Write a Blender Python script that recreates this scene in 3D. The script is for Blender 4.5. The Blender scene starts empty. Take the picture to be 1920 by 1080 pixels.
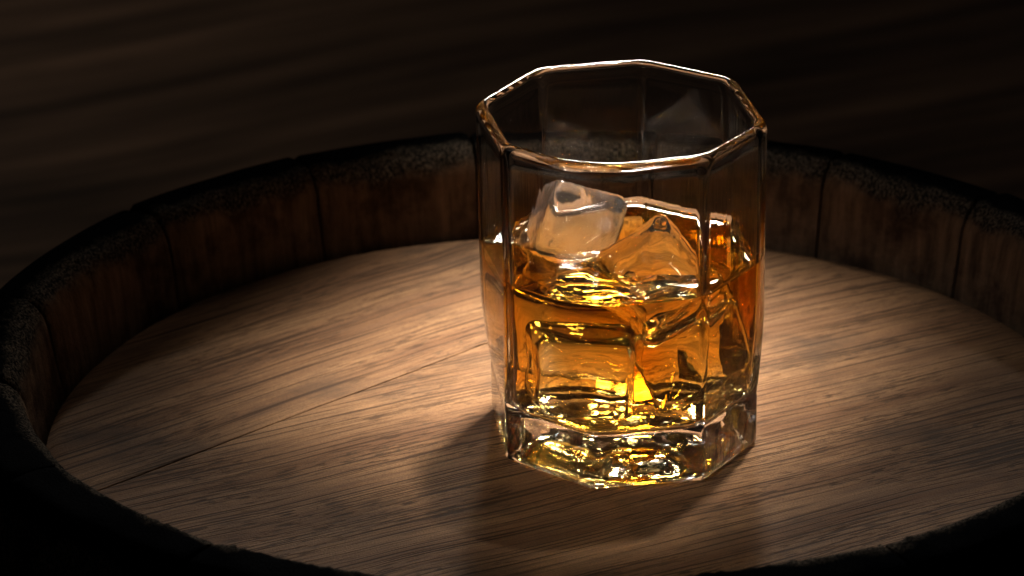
import bpy, bmesh, math, random
from mathutils import Vector, Matrix, noise, Euler
R = math.radians
random.seed(7)
S = bpy.context.scene
COL = S.collection

# ------------------------------------------------------------------ camera
cam_d = bpy.data.cameras.new("camera")
cam = bpy.data.objects.new("camera", cam_d)
COL.objects.link(cam)
cX = Vector((.99929833, .03023379, -.02210787))
cY = Vector((.00688911, .43181982, .90193358))
cD = Vector((-.03681548, .90145303, -.43130854))
cC = Vector((0., -.7367752, .39652048))
cX = cX.normalized(); cZ = (-cD).normalized(); cY = cZ.cross(cX)
m = Matrix((cX, cY, cZ)).transposed().to_4x4(); m.translation = cC
cam.matrix_world = m
cam_d.sensor_width = 36
cam_d.lens = 5500 / 1920 * 36
cam_d.clip_start = .02
cam_d.clip_end = 30
cam_d.dof.use_dof = True
cam_d.dof.focus_distance = .795
cam_d.dof.aperture_fstop = 18.0
S.camera = cam

# ------------------------------------------------------------------ world, lamps, exposure
W = bpy.data.worlds.new("World"); S.world = W; W.use_nodes = True
W.node_tree.nodes["Background"].inputs[0].default_value = (.55, .68, 1, 1)
W.node_tree.nodes["Background"].inputs[1].default_value = .0012

def area(name, loc, target, sx, sy, power, color=(1, 1, 1), spread=180):
    d = bpy.data.lights.new(name, 'AREA'); d.shape = 'RECTANGLE'; d.size = sx; d.size_y = sy
    d.energy = power; d.color = color; d.spread = R(spread)
    o = bpy.data.objects.new(name, d); COL.objects.link(o); o.location = loc
    o.rotation_euler = (Vector(target) - Vector(loc)).to_track_quat('-Z', 'Y').to_euler()
    return o

# a snooted softbox high behind the glass throws the pool of light
area("key_softbox", (.11, .23, .72), (-.014, .042, .0), .12, .11, .21, (1, .90, .78), 8.5)
# the wider, weaker spill of the same lamp
area("key_spill", (.06, .30, .70), (-.070, .0, .0), .50, .40, .017, (1, .88, .76), 26)
# a softbox behind the barrel draws the pale reflections on rim, whisky and ice
area("rear_softbox", (.03, .86, .585), (0, 0, .085), .34, .11, .065, (1, .97, .93), 10)
# a small cool softbox over the near left shoulder puts the sheen on the ice and the near rim
area("sheen_softbox", (-.20, -.32, .70), (0, 0, .06), .16, .16, .013, (1, .97, .94), 8)
area("fill_softbox", (-.9, -.1, .8), (0, .05, 0), .5, .5, .06, (1, .9, .82), 120)
# low wash light added out of view to brighten the table behind
area("table_wash", (-1.1, 1.2, .5), (-.5, 1.15, -.3), .5, .5, .58, (1, .86, .72), 100)

S.view_settings.view_transform = 'Standard'
S.view_settings.look = 'None'
S.view_settings.exposure = 0
S.view_settings.gamma = 1
C = S.cycles
C.max_bounces = 28; C.transmission_bounces = 28; C.glossy_bounces = 12; C.diffuse_bounces = 3
C.transparent_max_bounces = 12; C.volume_bounces = 0
C.caustics_reflective = True; C.caustics_refractive = True
C.blur_glossy = 0.3
C.sample_clamp_indirect = 150
C.use_denoising = True
try:
    C.denoiser = 'OPENIMAGEDENOISE'
except Exception:
    pass
C.use_adaptive_sampling = False
S.render.film_transparent = False

# ------------------------------------------------------------------ material helpers
def new_mat(name):
    mt = bpy.data.materials.new(name); mt.use_nodes = True
    nt = mt.node_tree; nt.nodes.clear()
    out = nt.nodes.new("ShaderNodeOutputMaterial")
    return mt, nt, out

class NB:
    def __init__(s, nt): s.nt = nt
    def n(s, t, **k):
        nd = s.nt.nodes.new(t)
        for a, b in k.items():
            if a.startswith("i_"): nd.inputs[a[2:]].default_value = b
            else: setattr(nd, a, b)
        return nd
    def l(s, a, b): s.nt.links.new(a, b)
    def mapping(s, src, scale, loc=(0, 0, 0), rot=(0, 0, 0)):
        mp = s.n("ShaderNodeMapping"); mp.inputs["Scale"].default_value = scale
        mp.inputs["Location"].default_value = loc; mp.inputs["Rotation"].default_value = rot
        s.l(src, mp.inputs["Vector"]); return mp.outputs[0]
    def noise(s, vec, scale, detail=4, rough=.55, dist=0):
        nd = s.n("ShaderNodeTexNoise"); nd.inputs["Scale"].default_value = scale
        nd.inputs["Detail"].default_value = detail; nd.inputs["Roughness"].default_value = rough
        nd.inputs["Distortion"].default_value = dist; s.l(vec, nd.inputs["Vector"]); return nd.outputs["Fac"]
    def ramp(s, fac, stops):
        r = s.n("ShaderNodeValToRGB"); e = r.color_ramp.elements
        while len(e) < len(stops): e.new(.5)
        for q, (p, c) in zip(e, stops):
            q.position = p; q.color = (c, c, c, 1) if isinstance(c, (int, float)) else (*c, 1)
        s.l(fac, r.inputs[0]); return r.outputs[0]
    def mix(s, fac, a, b, mode='MIX'):
        x = s.n("ShaderNodeMix", data_type='RGBA', blend_type=mode)
        for v, i in ((fac, x.inputs[0]), (a, x.inputs[6]), (b, x.inputs[7])):
            if isinstance(v, (int, float)): i.default_value = v
            elif isinstance(v, tuple): i.default_value = (*v, 1)
            else: s.l(v, i)
        return x.outputs[2]
    def math(s, op, a, b=0.):
        x = s.n("ShaderNodeMath", operation=op)
        for v, i in ((a, x.inputs[0]), (b, x.inputs[1])):
            if isinstance(v, (int, float)): i.default_value = v
            else: s.l(v, i)
        return x.outputs[0]

def oak_mat(name, grain_deg, seed, light=(.45, .25, .118), dark=(.20, .098, .047)):
    """worn flat-sawn oak; x of the rotated object space runs along the grain; metres"""
    mt, nt, out = new_mat(name); b = NB(nt)
    tc = b.n("ShaderNodeTexCoord").outputs["Object"]
    # slow warp so that the grain wanders
    wn = b.n("ShaderNodeTexNoise"); wn.inputs["Scale"].default_value = 9; wn.inputs["Detail"].default_value = 2
    b.l(b.mapping(tc, (1, 1, 1), (seed, 0, 0)), wn.inputs["Vector"])
    vm = b.n("ShaderNodeVectorMath", operation='MULTIPLY_ADD')
    b.l(wn.outputs["Color"], vm.inputs[0]); vm.inputs[1].default_value = (.010, .010, 0); b.l(tc, vm.inputs[2])
    rot = b.mapping(vm.outputs[0], (1, 1, 1), (seed * .37, seed * .91, 0), (0, 0, R(-grain_deg)))
    broad = b.noise(b.mapping(rot, (9, 75, 30)), 1, 5, .6)
    fibre = b.noise(b.mapping(rot, (40, 1500, 300)), 1, 3, .65)
    pores = b.noise(b.mapping(rot, (13, 1150, 100), (3, 5, 0)), 1, 1, .4)
    pores2 = b.noise(b.mapping(rot, (120, 1300, 100), (9, 2, 0)), 1, 2, .5)
    dense = b.noise(b.mapping(rot, (18, 60, 10), (1, 8, 0)), 1, 3, .6)
    fleck = b.noise(b.mapping(rot, (170, 430, 60), (4, 4, 0)), 1, 3, .6, .8)
    patch = b.noise(b.mapping(tc, (17, 26, 10), (seed * 1.7, 2, 0)), 1, 5, .62)
    grit = b.noise(tc, 1900, 2, .7)
    col = b.mix(b.ramp(broad, [(.33, 0), (.70, 1)]), dark, light)
    col = b.mix(b.ramp(fibre, [(.34, .75), (.56, 0)]), col, (.17, .10, .06))
    p1 = b.ramp(pores, [(.36, 1), (.44, 0)])
    p2 = b.math('MULTIPLY', b.ramp(pores2, [(.38, 1), (.45, 0)]), b.ramp(dense, [(.42, 0), (.58, 1)]))
    pm = b.math('MAXIMUM', p1, p2)
    col = b.mix(b.math('MULTIPLY', pm, .95), col, (.07, .038, .02))
    fl = b.math('MULTIPLY', b.ramp(fleck, [(.60, 0), (.69, 1)]), b.ramp(dense, [(.43, 0), (.60, .85)]))
    col = b.mix(fl, col, (.10, .062, .036))
    st = b.ramp(patch, [(.53, 0), (.70, .72)])
    col = b.mix(st, col, (.070, .048, .033))
    col = b.mix(b.ramp(grit, [(.3, .5), (.65, 0)]), col, (.10, .06, .04))
    bs = b.n("ShaderNodeBsdfPrincipled"); b.l(col, bs.inputs["Base Color"])
    rr = b.ramp(broad, [(.2, .78), (.8, .66)]); b.l(rr, bs.inputs["Roughness"])
    bs.inputs["Specular IOR Level"].default_value = .12
    h = b.math('ADD', b.math('MULTIPLY', pm, -1.0), b.math('MULTIPLY', fibre, .75))
    h = b.math('ADD', h, b.math('MULTIPLY', grit, .6))
    bp = b.n("ShaderNodeBump"); bp.inputs["Strength"].default_value = .75; bp.inputs["Distance"].default_value = .00035
    b.l(h, bp.inputs["Height"]); b.l(bp.outputs[0], bs.inputs["Normal"])
    b.l(bs.outputs[0], out.inputs[0])
    return mt

def stave_mat():
    """oak stave, charred on its rounded top edge, brown and streaky on its inside wall"""
    mt, nt, out = new_mat("charred_oak_stave"); b = NB(nt)
    tc = b.n("ShaderNodeTexCoord").outputs["Object"]
    at = b.n("ShaderNodeAttribute", attribute_name="char").outputs["Fac"]
    streak = b.noise(b.mapping(tc, (330, 330, 14)), 1, 4, .6)
    blot = b.noise(tc, 38, 5, .65)
    fine = b.noise(b.mapping(tc, (1500, 1500, 700)), 1, 3, .65)
    wood = b.mix(b.ramp(streak, [(.3, 0), (.7, 1)]), (.070, .046, .030), (.21, .135, .085))
    wood = b.mix(b.ramp(blot, [(.45, 0), (.62, .85)]), wood, (.030, .018, .012))
    edge = b.mix(b.ramp(fine, [(.45, 0), (.64, 1)]), (.012, .012, .011), (.15, .115, .082))
    top = b.mix(b.ramp(blot, [(.4, 0), (.7, 1)]), (.003, .0032, .0036), (.008, .008, .008))
    k = b.math('ADD', at, b.math('MULTIPLY', b.math('SUBTRACT', blot, .5), .9))
    col = b.mix(b.ramp(k, [(.18, 0), (.34, 1)]), wood, edge)
    col = b.mix(b.ramp(k, [(.55, 0), (.72, 1)]), col, top)
    bs = b.n("ShaderNodeBsdfPrincipled"); b.l(col, bs.inputs["Base Color"])
    bs.inputs["Roughness"].default_value = .9; bs.inputs["Specular IOR Level"].default_value = .0
    h = b.math('ADD', b.math('MULTIPLY', fine, 1.0), b.math('MULTIPLY', streak, .6))
    bp = b.n("ShaderNodeBump"); bp.inputs["Strength"].default_value = .9; bp.inputs["Distance"].default_value = .0012
    b.l(h, bp.inputs["Height"]); b.l(bp.outputs[0], bs.inputs["Normal"])
    b.l(bs.outputs[0], out.inputs[0]); return mt

def table_mat():
    mt, nt, out = new_mat("dark_table_wood"); b = NB(nt)
    tc = b.n("ShaderNodeTexCoord").outputs["Object"]
    wn = b.n("ShaderNodeTexNoise"); wn.inputs["Scale"].default_value = 2.2; wn.inputs["Detail"].default_value = 1
    b.l(tc, wn.inputs["Vector"])
    vm = b.n("ShaderNodeVectorMath", operation='MULTIPLY_ADD')
    b.l(wn.outputs["Color"], vm.inputs[0]); vm.inputs[1].default_value = (.07, .07, 0); b.l(tc, vm.inputs[2])
    rot = b.mapping(vm.outputs[0], (1, 1, 1), (0, 0, 0), (0, 0, R(-26)))
    a = b.noise(b.mapping(rot, (2.6, 34, 1)), 1, 5, .62)
    c = b.noise(b.mapping(rot, (5, 75, 1)), 1, 3, .6)
    col = b.mix(b.ramp(a, [(.30, 0), (.74, 1)]), (.035, .024, .017), (.25, .155, .10))
    col = b.mix(b.ramp(c, [(.35, .6), (.6, 0)]), col, (.03, .02, .015))
    bs = b.n("ShaderNodeBsdfPrincipled"); b.l(col, bs.inputs["Base Color"])
    bs.inputs["Roughness"].default_value = .6; bs.inputs["Specular IOR Level"].default_value = .25
    bp = b.n("ShaderNodeBump"); bp.inputs["Strength"].default_value = .4; bp.inputs["Distance"].default_value = .002
    b.l(a, bp.inputs["Height"]); b.l(bp.outputs[0], bs.inputs["Normal"])
    b.l(bs.outputs[0], out.inputs[0]); return mt

def glass_mat(name, ior, bump=None, rough=0., tint=(1, 1, 1), absorb=None):
    mt, nt, out = new_mat(name); b = NB(nt)
    g = b.n("ShaderNodeBsdfGlass"); g.distribution = 'GGX'
    g.inputs["IOR"].default_value = ior; g.inputs["Roughness"].default_value = rough
    g.inputs["Color"].default_value = (*tint, 1)
    if bump:
        tc = b.n("ShaderNodeTexCoord").outputs["Object"]
        h = None
        for (sc, det, w) in bump:
            f = b.math('MULTIPLY', b.noise(b.mapping(tc, sc), 1, det, .5), w)
            h = f if h is None else b.math('ADD', h, f)
        bp = b.n("ShaderNodeBump"); bp.inputs["Strength"].default_value = 1; bp.inputs["Distance"].default_value = .001
        b.l(h, bp.inputs["Height"]); b.l(bp.outputs[0], g.inputs["Normal"])
    b.l(g.outputs[0], out.inputs[0])
    if absorb:
        v = b.n("ShaderNodeVolumeAbsorption"); v.inputs[0].default_value = (*absorb[0], 1); v.inputs[1].default_value = absorb[1]
        b.l(v.outputs[0], out.inputs[1])
    return mt

M_glass = glass_mat("clear_glass", 1.5, [((60, 60, 22), 2, .12), ((520, 520, 9), 1, .030)])
M_whisky = glass_mat("amber_whisky", 1.36, None, 0, (1, 1, 1), ((.96, .74, .0), 84))
M_ice = glass_mat("clear_ice", 1.31, [((110, 110, 110), 1, .22)], 0.0)
M_frost = glass_mat("frosted_ice", 1.31, [((110, 110, 110), 2, .25), ((900, 900, 900), 2, .04)], 0.0)
_b = NB(M_frost.node_tree); _g = next(n for n in M_frost.node_tree.nodes if n.type == 'BSDF_GLASS')
_tc = _b.n("ShaderNodeTexCoord").outputs["Object"]
_b.l(_b.ramp(_b.noise(_tc, 130, 4, .6), [(.40, .04), (.60, .22)]), _g.inputs["Roughness"])
def cloud(mt, amount, sc):
    """thin white bloom of frost and trapped air over clear ice"""
    b = NB(mt.node_tree); g = next(n for n in mt.node_tree.nodes if n.type == 'BSDF_GLASS')
    out = next(n for n in mt.node_tree.nodes if n.type == 'OUTPUT_MATERIAL')
    tc = b.n("ShaderNodeTexCoord").outputs["Object"]
    d = b.n("ShaderNodeBsdfDiffuse"); d.inputs[0].default_value = (.90, .86, .82, 1)
    mx = b.n("ShaderNodeMixShader")
    f = b.math('MULTIPLY', b.ramp(b.noise(tc, sc, 5, .7, .5), [(.36, .25), (.66, 1)]), amount)
    b.l(f, mx.inputs[0]); b.l(g.outputs[0], mx.inputs[1]); b.l(d.outputs[0], mx.inputs[2]); b.l(mx.outputs[0], out.inputs[0])
cloud(M_frost, .05, 150)
cloud(M_ice, .012, 120)
M_water = glass_mat("melt_water", 1.33)
M_stave = stave_mat()
M_table = table_mat()
M_hoop, _nt, _o = new_mat("dark_iron_hoop"); _b = NB(_nt)
_p = _b.n("ShaderNodeBsdfPrincipled"); _p.inputs["Metallic"].default_value = 1; _p.inputs["Roughness"].default_value = .5
_tc = _b.n("ShaderNodeTexCoord").outputs["Object"]
_b.l(_b.ramp(_b.noise(_tc, 60, 5, .6), [(.35, (.05, .048, .046)), (.7, (.13, .10, .08))]), _p.inputs["Base Color"]); _b.l(_p.outputs[0], _o.inputs[0])

# ------------------------------------------------------------------ object helpers
def link(name, mesh_or_bm, mat=None, parent=None, smooth=True, sharp=None):
    if isinstance(mesh_or_bm, bmesh.types.BMesh):
        me = bpy.data.meshes.new(name); mesh_or_bm.normal_update(); mesh_or_bm.to_mesh(me); mesh_or_bm.free()
    else: me = mesh_or_bm
    if mat: me.materials.clear(); me.materials.append(mat)
    me.polygons.foreach_set("use_smooth", [smooth] * len(me.polygons))
    if sharp: me.set_sharp_from_angle(angle=R(sharp))
    o = bpy.data.objects.new(name, me); COL.objects.link(o)
    if parent: o.parent = parent
    return o
def tag(o, label=None, cat=None, group=None, kind=None):
    for k, v in (("label", label), ("category", cat), ("group", group), ("kind", kind)):
        if v: o[k] = v

# ------------------------------------------------------------------ the table far below the barrel head
TZ = -.30
bm = bmesh.new()
vs = [bm.verts.new(v) for v in ((-8, -4, TZ), (8, -4, TZ), (8, 12, TZ), (-8, 12, TZ))]
bm.faces.new(vs)
t = link("table_surface", bm, M_table, smooth=False); tag(t, "dark blurred wooden surface beneath and behind the barrel", kind="structure")

# ------------------------------------------------------------------ barrel
BC = Vector((-.0144, .0025, 0))
ASP = .8727
def rim_r(phi, a):
    """distance from the barrel centre to its (slightly oval) outline in direction phi"""
    return a / math.sqrt(math.cos(phi) ** 2 + (math.sin(phi) / ASP) ** 2)
barrel = bpy.data.objects.new("barrel", None); COL.objects.link(barrel); barrel.location = (BC.x, BC.y, TZ)
tag(barrel, "upended oak barrel with a worn brown head and charred stave ends, carrying the glass", "barrel")
BI = Vector((BC.x, BC.y, TZ))

joints = [172, 147.7, 125.7, 103.5, 79, 55.8, 35.3, 12.5, -10.5, -33.5, -57, -80, -103.5, -126.5, -150, -170]
joints = [j if j > -171 else j for j in joints]
NPROF = None
def stave(phi0, phi1, idx):
    bm = bmesh.new(); cl = bm.verts.layers.float.new("char")
    # profile going up the inside wall, over the top, down the outside: (scale radius a, z, char)
    bulge = lambda z: .012 * math.sin(min(1, max(0, (-z + .03) / .33)) * math.pi)
    prof = []
    for k in range(6): z = -.28 + k * .048; prof.append((.1440 + bulge(z), z, 0))
    prof += [(.1475, -.016, 0), (.1500, -.006, 0)]
    for k in range(9): z = .001 + k * .0026; prof.append((.1505 + .0028 * k / 8, z, .12 * k / 8))
    prof += [(.1538, .0236, .22), (.1544, .0252, .30), (.1553, .0268, .38), (.1565, .0282, .46), (.1578, .0292, .52), (.1592, .0299, .60),
             (.1612, .0304, .72), (.1640, .0306, .8), (.1670, .0305, .9), (.1695, .0302, .95), (.1712, .0294, .95), (.1720, .0280, .9),
             (.1722, .0255, .8), (.1724, .020, .6)]
    for k in range(1, 8): z = .020 - k * .046; prof.append((.1724 + bulge(z), z, .5))
    prof[-1] = (.1724, -.298, .5)
    n = max(14, int((phi1 - phi0) * 1.6))
    g = .24  # half gap in degrees
    rows = []
    dz = random.uniform(-.0007, .0009); dr = random.uniform(-.0007, .0007)
    for i in range(n + 1):
        u = i / n
        phi = R(phi0 + g + (phi1 - phi0 - 2 * g) * u)
        e = min(u, 1 - u) * (phi1 - phi0) * .0026 # metres to the nearest side
        rnd = max(0, 1 - e / .0018) ** 2 * .0007   # rounded arrises
        row = []
        for (a, z, ch) in prof:
            top = max(0, min(1, (z + .0) / .030))
            p = Vector((math.cos(phi) * a * 60, math.sin(phi) * a * 60, z * 60))
            w = noise.noise(p * 1.0 + Vector((idx * 3, 0, 0))) * .0007
            if .2 < ch < .75:      # ragged, splintered inner edge
                w += noise.noise(Vector((math.cos(phi) * a * 620, math.sin(phi) * a * 620, z * 260))) * .0006
                w += abs(noise.noise(p * 4)) * .0005
            inner = 1 if a < .1585 else -1
            flat = .0012 * (1 - (2 * u - 1) ** 2) * (-1) # staves are flat across: slightly polygonal
            rr = rim_r(phi, a + dr * top + (w + rnd) * inner + flat * .7 * top)
            zz = z + (dz - rnd * 1.0 + w * .8) * top if z > 0 else z
            row.append(bm.verts.new((BC.x + rr * math.cos(phi) - BI.x, BC.y + rr * math.sin(phi) - BI.y, zz - BI.z)))
            row[-1][cl] = ch
        rows.append(row)
    m_ = len(prof)
    for i in range(n):
        for j in range(m_):
            k = (j + 1) % m_
            bm.faces.new((rows[i][j], rows[i][k], rows[i + 1][k], rows[i + 1][j]))
    bm.faces.new(rows[0][::-1]); bm.faces.new(rows[-1])
    bmesh.ops.recalc_face_normals(bm, faces=bm.faces)
    return link("stave", bm, M_stave, barrel, sharp=50)
for i in range(len(joints)):
    a = joints[i]; b_ = joints[(i + 1) % len(joints)]
    if b_ > a: b_ -= 360
    stave(b_, a, i)

# hoops round the belly of the barrel
for (z0, z1, off) in ((-.045, -.020, .0), (-.11, -.085, .0), (-.215, -.19, .0), (-.28, -.255, .0)):
    bm = bmesh.new(); rows = []
    bulge = lambda z: .012 * math.sin(min(1, max(0, (-z + .03) / .33)) * math.pi)
    for i in range(96):
        phi = 2 * math.pi * i / 96; row = []
        for (z, o_) in ((z0, .0018), (z0 + .0006, .0036), (z1 - .0006, .0036), (z1, .0018)):
            rr = rim_r(phi, .1724 + bulge(z) + o_)
            row.append(bm.verts.new((rr * math.cos(phi), rr * math.sin(phi), z - TZ)))
        rows.append(row)
    for i in range(96):
        for j in range(4):
            k = (j + 1) % 4; bm.faces.new((rows[i][j], rows[(i + 1) % 96][j], rows[(i + 1) % 96][k], rows[i][k]))
    bmesh.ops.recalc_face_normals(bm, faces=bm.faces)
    link("hoop", bm, M_hoop, barrel, sharp=40)

# head boards: cut the oval head along parallel joints
SA = R(40.66)                       # direction of the joints
sd = Vector((math.cos(SA), math.sin(SA))); sn = Vector((-sd.y, sd.x))
P0 = Vector((-.14377, -.03502)); P1 = Vector((-.03497, -.0783))
c_main = P0.dot(sn); c_low = P1.dot(sn)
cuts = [c_main - .19, c_main, c_main + .083]
bounds = [-1] + cuts + [1]
grains = [33, 25, 37, 39]
for bi in range(len(bounds) - 1):
    lo, hi = bounds[bi], bounds[bi + 1]
    # outline of the oval clipped to lo < s < hi, sampled along the joint direction
    c0 = Vector((BC.x, BC.y))
    pts = []
    NA = 720
    for i in range(NA):
        phi = 2 * math.pi * i / NA; rr = rim_r(phi, .1494)
        p = c0 + Vector((math.cos(phi), math.sin(phi))) * rr
        pts.append(p)
    ss = [p.dot(sn) for p in pts]
    smin, smax = max(lo, min(ss)), min(hi, max(ss))
    if smax - smin < .002: continue
    gap = .00012
    NS = max(8, int((smax - smin) / .004)); NT = 60
    bm = bmesh.new(); top = []
    def chord(s):
        xs = []
        for i in range(NA):
            a, b_ = ss[i], ss[(i + 1) % NA]
            if (a - s) * (b_ - s) <= 0 and a != b_:
                f = (s - a) / (b_ - a); xs.append((pts[i] * (1 - f) + pts[(i + 1) % NA] * f).dot(sd))
        return (min(xs), max(xs)) if len(xs) >= 2 else None
    svals = [smin + gap + 1e-5, smin + gap + .0003] + [smin + .0012 + (smax - smin - .0024) * k / NS for k in range(NS + 1)] + [smax - gap - .0003, smax - gap - 1e-5]
    dzb = [0, 0, .00012, 0][bi]
    for k, s_ in enumerate(svals):
        ch = chord(s_)
        if not ch: continue
        row = []
        edge = (k in (0, len(svals) - 1))
        for q in range(NT + 1):
            t_ = ch[0] + (ch[1] - ch[0]) * q / NT
            p = sd * t_ + sn * s_
            z = dzb + noise.noise(Vector((p.x * 18, p.y * 18, bi))) * .00035 - (.00015 if edge else 0)
            if q in (0, NT): z -= .0008
            row.append((p.x, p.y, z))
        top.append(row)
    T = [[bm.verts.new((x - BI.x, y - BI.y, z - BI.z)) for x, y, z in r] for r in top]
    B = [[bm.verts.new((x - BI.x, y - BI.y, -.018 - BI.z)) for x, y, z in r] for r in top]
    nr = len(T)
    for i in range(nr - 1):
        for j in range(NT):
            bm.faces.new((T[i][j], T[i][j + 1], T[i + 1][j + 1], T[i + 1][j]))
            bm.faces.new((B[i][j + 1], B[i][j], B[i + 1][j], B[i + 1][j + 1]))
        bm.faces.new((T[i][0], T[i + 1][0], B[i + 1][0], B[i][0])); bm.faces.new((T[i + 1][NT], T[i][NT], B[i][NT], B[i + 1][NT]))
    for j in range(NT):
        bm.faces.new((T[0][j + 1], T[0][j], B[0][j], B[0][j + 1])); bm.faces.new((T[-1][j], T[-1][j + 1], B[-1][j + 1], B[-1][j]))
    bmesh.ops.recalc_face_normals(bm, faces=bm.faces)
    link("head_board", bm, oak_mat("oak_head", grains[bi], 3.1 + bi * 2.3), barrel, sharp=40)

# ------------------------------------------------------------------ the glass
RC = [(-31.2, -24.1), (-7.1, -38.3), (23.2, -32.8), (39.9, -9.6), (32.6, 24.3), (7.0, 39.7), (-23.5, 33.9), (-39.5, 7.6)]
BCN = [(-32.3, -19.1), (-8.9, -36.8), (22.6, -32.6), (37.8, -11.1)]
RC = [Vector(p) * .001 for p in RC]
# base: the seen corners, the hidden ones mirrored through the centre
BB = [Vector(p) * .001 for p in BCN]
gc = Vector((.0005, .0002))
BB = BB + [gc * 2 - p for p in BB]
BB = [(BB[i] * .85 + (RC[i] * .95) * .15) * 1.008 for i in range(8)]
def lerp(a, b, t): return a + (b - a) * t
SOFT = [1, 1, 1, 1, 1, 1, 1, 1]
def poly_ring(corners, rad, ka=9, ks=9, soft=0.):
    """closed ring of a rounded polygon with fillet radius rad; same vertex count for any rad"""
    n = len(corners); out = []
    seg = []
    rad0 = rad
    for i in range(n):
        p = corners[i]; a = (corners[i - 1] - p).normalized(); b_ = (corners[(i + 1) % n] - p).normalized()
        half = a.angle(b_) / 2
        rad = rad0
        if i == 1 and soft: rad = rad0 + .022 * soft; p = p + p.normalized() * .0012 * soft   # the well-rounded front corner
        d = rad / math.tan(half)
        s, e = p + a * d, p + b_ * d
        bis = (a + b_).normalized(); c = p + bis * (rad / math.sin(half))
        seg.append((s, e, c, p))
    for i in range(n):
        s, e, c, p = seg[i]
        vs_, ve = s - c, e - c
        ang = vs_.angle_signed(ve)
        for k in range(ka):
            t_ = k / (ka - 1); a_ = -ang * t_
            v = Vector((vs_.x * math.cos(a_) - vs_.y * math.sin(a_), vs_.x * math.sin(a_) + vs_.y * math.cos(a_)))
            out.append(c + v)
        s2 = seg[(i + 1) % n][0]
        for k in range(1, ks + 1):
            out.append(lerp(e, s2, k / (ks + 1)))
    return out
def inset(corners, d):
    """move every side of the polygon inwards by d"""
    n = len(corners); out = []
    for i in range(n):
        p = corners[i]; a = (p - corners[i - 1]).normalized(); b_ = (corners[(i + 1) % n] - p).normalized()
        na = Vector((-a.y, a.x)); nb = Vector((-b_.y, b_.x))
        # corners run counter-clockwise, so left normal points in
        k = (na + nb); k = k / (1 + na.dot(nb))
        out.append(p + k * d)
    return out
H = .0958
def outer_c(z):
    """outer corner polygon at height z"""
    if z < .016: t_ = 0
    elif z < .040: t_ = (z - .016) / .024; t_ = t_ * (1.25 - .25 * t_ * t_) ; t_ = min(1, t_)
    else: t_ = 1
    return [lerp(BB[i], RC[i], t_) for i in range(8)]
def inner_c(z, extra=0.):
    """inner corner polygon at height z (wall 3 mm, thicker towards the foot)"""
    w = .0031 + .0014 * max(0, min(1, (.045 - z) / .03))
    return inset(outer_c(max(z, .016)), w - extra)
ZB = .0142      # inner floor
rings = []
def add_ring(corners, rad, z):
    rings.append([(p.x, p.y, z) for p in poly_ring(corners, rad, soft=max(.25, min(1, (z - .012) / .035)))])
# underside: a shallow push-up, then the foot ring
ctr_lo = []
for s_, z in ((.25, .0068), (.40, .0062), (.54, .0051), (.66, .0036), (.77, .0018), (.84, .0006)):
    rings.append([((p.x) * s_, (p.y) * s_, z) for p in poly_ring(outer_c(0), .010 + .006 * (1 - s_))])
for d, z, r_ in ((.0022, 0, .003), (.0011, .0001, .0026), (.0004, .0004, .0024), (.0001, .0009, .0024), (0, .0018, .0024)):
    add_ring(inset(outer_c(0), d), r_, z)
for z in (.006, .010, .0135, .0152): add_ring(outer_c(0), .0024, z)
add_ring(inset(outer_c(0), .00015), .0024, .0160)
for k in range(1, 9): z = .016 + .024 * k / 8; add_ring(outer_c(z), .0026, z)
for z in (.0412, .045, .055, .065, .075, .084, .0895, .0918): add_ring(outer_c(z), .0034 + .02 * max(0, z - .080), z)
# rolled rim
for d, z, r_ in ((-.0002, .0926, .0062), (-.0002, .0938, .0080), (.0001, .0948, .0090), (.0008, .0955, .0092), (.0016, .0958, .0092),
                 (.0024, .0955, .0090), (.0030, .0947, .0086), (.0031, .0937, .0080), (.0030, .0926, .0074)):
    add_ring(inset(RC, d), r_, z)
for z in (.0915, .088, .082, .075, .066, .056, .046, .038, .031, .0255, .0222, .0200):
    add_ring(inner_c(z), .0045 + .002 * max(0, (.06 - z) / .04), z)
def floor_profile(z0, ex):
    out = []
    for a in (12, 28, 44, 60, 76, 90):
        d = .0050 * (1 - math.cos(R(a))); z = z0 + .0050 * (1 - math.sin(R(a)))
        out.append((d, z))
    return out
for d, z in floor_profile(ZB, 0): add_ring(inset(inner_c(.0200), d), .0062, z)
fl = inset(inner_c(.0200), .0052)
for s_ in (.8, .6, .4, .22): rings.append([(p.x * s_, p.y * s_, ZB - .0004 * (1 - s_)) for p in poly_ring(fl, .0062)])
def loft(rings, cap0, cap1):
    bm = bmesh.new()
    V = [[bm.verts.new(p) for p in r] for r in rings]
    n = len(V[0])
    for a, b_ in zip(V, V[1:]):
        for i in range(n):
            j = (i + 1) % n; bm.faces.new((a[i], a[j], b_[j], b_[i]))
    for r, cz, rev in ((V[0], cap0, True), (V[-1], cap1, False)):
        c = bm.verts.new((sum(v.co.x for v in r) / n, sum(v.co.y for v in r) / n, cz))
        for i in range(n):
            j = (i + 1) % n; bm.faces.new((r[j], r[i], c) if rev else (r[i], r[j], c))
    bmesh.ops.recalc_face_normals(bm, faces=bm.faces)
    return bm
LIFT = .0003
bm = loft(rings, .0071, ZB - .0005)
for v in bm.verts:
    # slight waviness of pressed glass
    w = noise.noise(v.co * 42) * .00012
    r2 = Vector((v.co.x, v.co.y, 0))
    if r2.length > .01: v.co += r2.normalized() * w
    v.co.z += LIFT + .0010 * max(0, min(1, (v.co.z - .06) / .03))
glass = link("whisky_glass", bm, M_glass)
tag(glass, "clear eight-sided tumbler with thick base, half full of whisky with ice", "glass")

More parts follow.
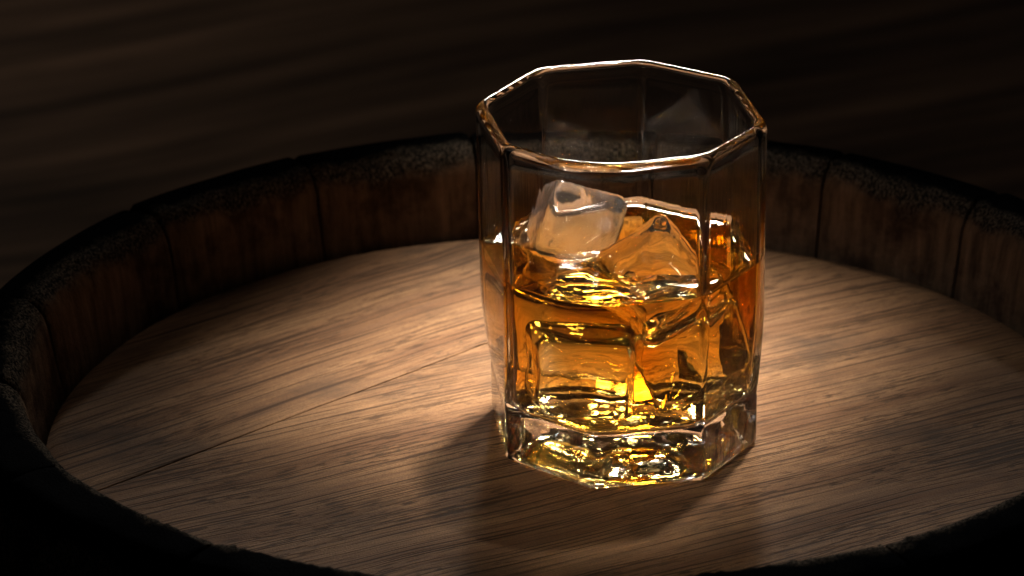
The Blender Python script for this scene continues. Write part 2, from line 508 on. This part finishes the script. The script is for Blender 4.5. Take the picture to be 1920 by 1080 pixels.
# ------------------------------------------------------------------ ice
def ice_mesh(size, seed, pinch=.0, round_=.30):
    """a moulded ice cube: rounded box with uneven, slightly dished faces"""
    bm = bmesh.new()
    bmesh.ops.create_cube(bm, size=2)
    bmesh.ops.subdivide_edges(bm, edges=bm.edges, cuts=17, use_grid_fill=True)
    k = 1 - round_
    for v in bm.verts:
        p = v.co.copy()
        q = Vector([max(-k, min(k, c)) for c in p])
        d = p - q
        if d.length > 1e-6: p = q + d.normalized() * round_
        n_ = p.normalized()
        # dished faces
        for ax in range(3):
            o1, o2 = p[(ax + 1) % 3], p[(ax + 2) % 3]
            if abs(p[ax]) > .6:
                p[ax] -= math.copysign(.07 * math.exp(-(o1 * o1 + o2 * o2) * 2.2), p[ax])
        s = p * .9 + Vector((seed * 7.3, seed * 3.1, seed * 1.7))
        p += n_ * (noise.noise(s) * .10 + noise.noise(s * 2.4) * .035)
        p.x *= 1 + pinch * p.z; p.y *= 1 + pinch * .8 * p.z
        v.co = Vector((p.x * size[0] / 2, p.y * size[1] / 2, p.z * size[2] / 2))
    return bm
def cam_rot(roll, tilt, yaw):
    """a cube whose near face looks at the photographer, then rolled, tipped up and turned"""
    base = Matrix((cX, -cZ, cY)).transposed()
    return (Matrix.Rotation(R(roll), 3, cZ) @ Matrix.Rotation(R(tilt), 3, cX) @ Matrix.Rotation(R(yaw), 3, cY) @ base).to_euler()
def up_rot(x, y, z): return Euler((R(x), R(y), R(z)))
ICE = [  # centre, size, rotation, seed, pinch, material, label
    ((-.0130, .0120, .0570), (.0215, .0225, .0235), cam_rot(-18, -8, 12), 1, -.03, M_frost, "tall frosted ice cube standing out of the whisky on the left, behind the tilted cube"),
    ((.0085, -.0055, .0505), (.0235, .0222, .0235), cam_rot(36, -14, 10), 2, .02, M_ice, "clear ice cube tipped on its corner at the right of the whisky surface"),
    ((-.0095, -.0140, .0280), (.0240, .0215, .0240), up_rot(3, 1, 5), 3, .02, M_ice, "upright ice cube sunk under the whisky at the front left, glowing pale at its foot"),
    ((.0165, -.0075, .0295), (.0215, .0215, .0245), up_rot(8, -20, -24), 4, .03, M_ice, "slanted ice cube sunk under the whisky at the front right"),
    ((-.0120, .0150, .0285), (.0220, .0220, .0225), up_rot(-8, 14, 30), 5, 0, M_ice, "ice cube sunk deepest at the back left behind the others"),
]
ice_objs = []; ice_bvh = []
for (c, sz, eu, seed, pin, im, lab) in ICE:
    bm = ice_mesh(sz, seed, pin)
    o = link("ice_cube", bm, im)
    o.location = Vector(c) + Vector((0, 0, LIFT)); o.rotation_euler = eu
    tag(o, lab, "ice cube", "ice cubes in the whisky glass"); ice_objs.append(o)

# ------------------------------------------------------------------ whisky (its own body with hollows where the ice sits)
ZL = .0545
OV = .00022
rings = []
for s_ in (.22, .4, .6, .8): rings.append([(p.x * s_, p.y * s_, ZB - OV - .0004 * (1 - s_)) for p in poly_ring(fl, .0062)])
for d, z in floor_profile(ZB, 0)[::-1]: add_ring(inset(inner_c(.0200), d - OV), .0062, z - OV * .9)
for z in (.0200, .0222, .0255, .031, .038, .044, .050, .0545): add_ring(inner_c(z, OV), .0045 + .002 * max(0, (.06 - z) / .04), z)
add_ring(inner_c(ZL + .0013, OV), .0047, ZL + .0013)
# meniscus
for d, dz in ((.0004, .00085), (.0009, .0005), (.0016, .00025), (.0026, .0001), (.004, 0)):
    add_ring(inset(inner_c(ZL), d), .0049 + d * .5, ZL + dz)
for s_ in [1 - k / 30 for k in range(1, 29)]: rings.append([(p.x * s_, p.y * s_, ZL) for p in poly_ring(inset(inner_c(ZL), .004), .006, soft=1)])
bm = loft(rings, ZB - OV - .0005, ZL)
from mathutils.bvhtree import BVHTree
bpy.context.view_layer.update()
for o in ice_objs:
    mw = o.matrix_world
    ice_bvh.append(BVHTree.FromPolygons([mw @ v.co for v in o.data.vertices], [tuple(p.vertices) for p in o.data.polygons]))
for v in bm.verts: v.co.z += LIFT
for v in bm.verts:      # the whisky climbs the ice a little, as it does the glass
    if v.co.z - LIFT > ZL - .0002 and v.co.xy.length < .037:
        d = min(t.find_nearest(v.co)[3] for t in ice_bvh)
        v.co.z += .0012 * math.exp(-d / .0013) + noise.noise(v.co * 150) * .00008
whisky = link("whisky", bm, M_whisky)
bpy.context.view_layer.update()
cutters = []
for k, o in enumerate(ice_objs):
    c = bpy.data.objects.new("hollow", o.data.copy()); COL.objects.link(c)
    c.matrix_world = o.matrix_world @ Matrix.Scale(.985, 4)
    md = whisky.modifiers.new("hollow%d" % k, 'BOOLEAN'); md.operation = 'DIFFERENCE'; md.object = c; md.solver = 'EXACT'
    cutters.append(c)
dg = bpy.context.evaluated_depsgraph_get(); dg.update()
me = bpy.data.meshes.new_from_object(whisky.evaluated_get(dg))
whisky.modifiers.clear(); whisky.data = me
for c in cutters: bpy.data.objects.remove(c)
me.materials.clear(); me.materials.append(M_whisky)
me.polygons.foreach_set("use_smooth", [True] * len(me.polygons)); me.set_sharp_from_angle(angle=R(32))
tag(whisky, "amber whisky filling the tumbler to just over half, around the ice", "drink")
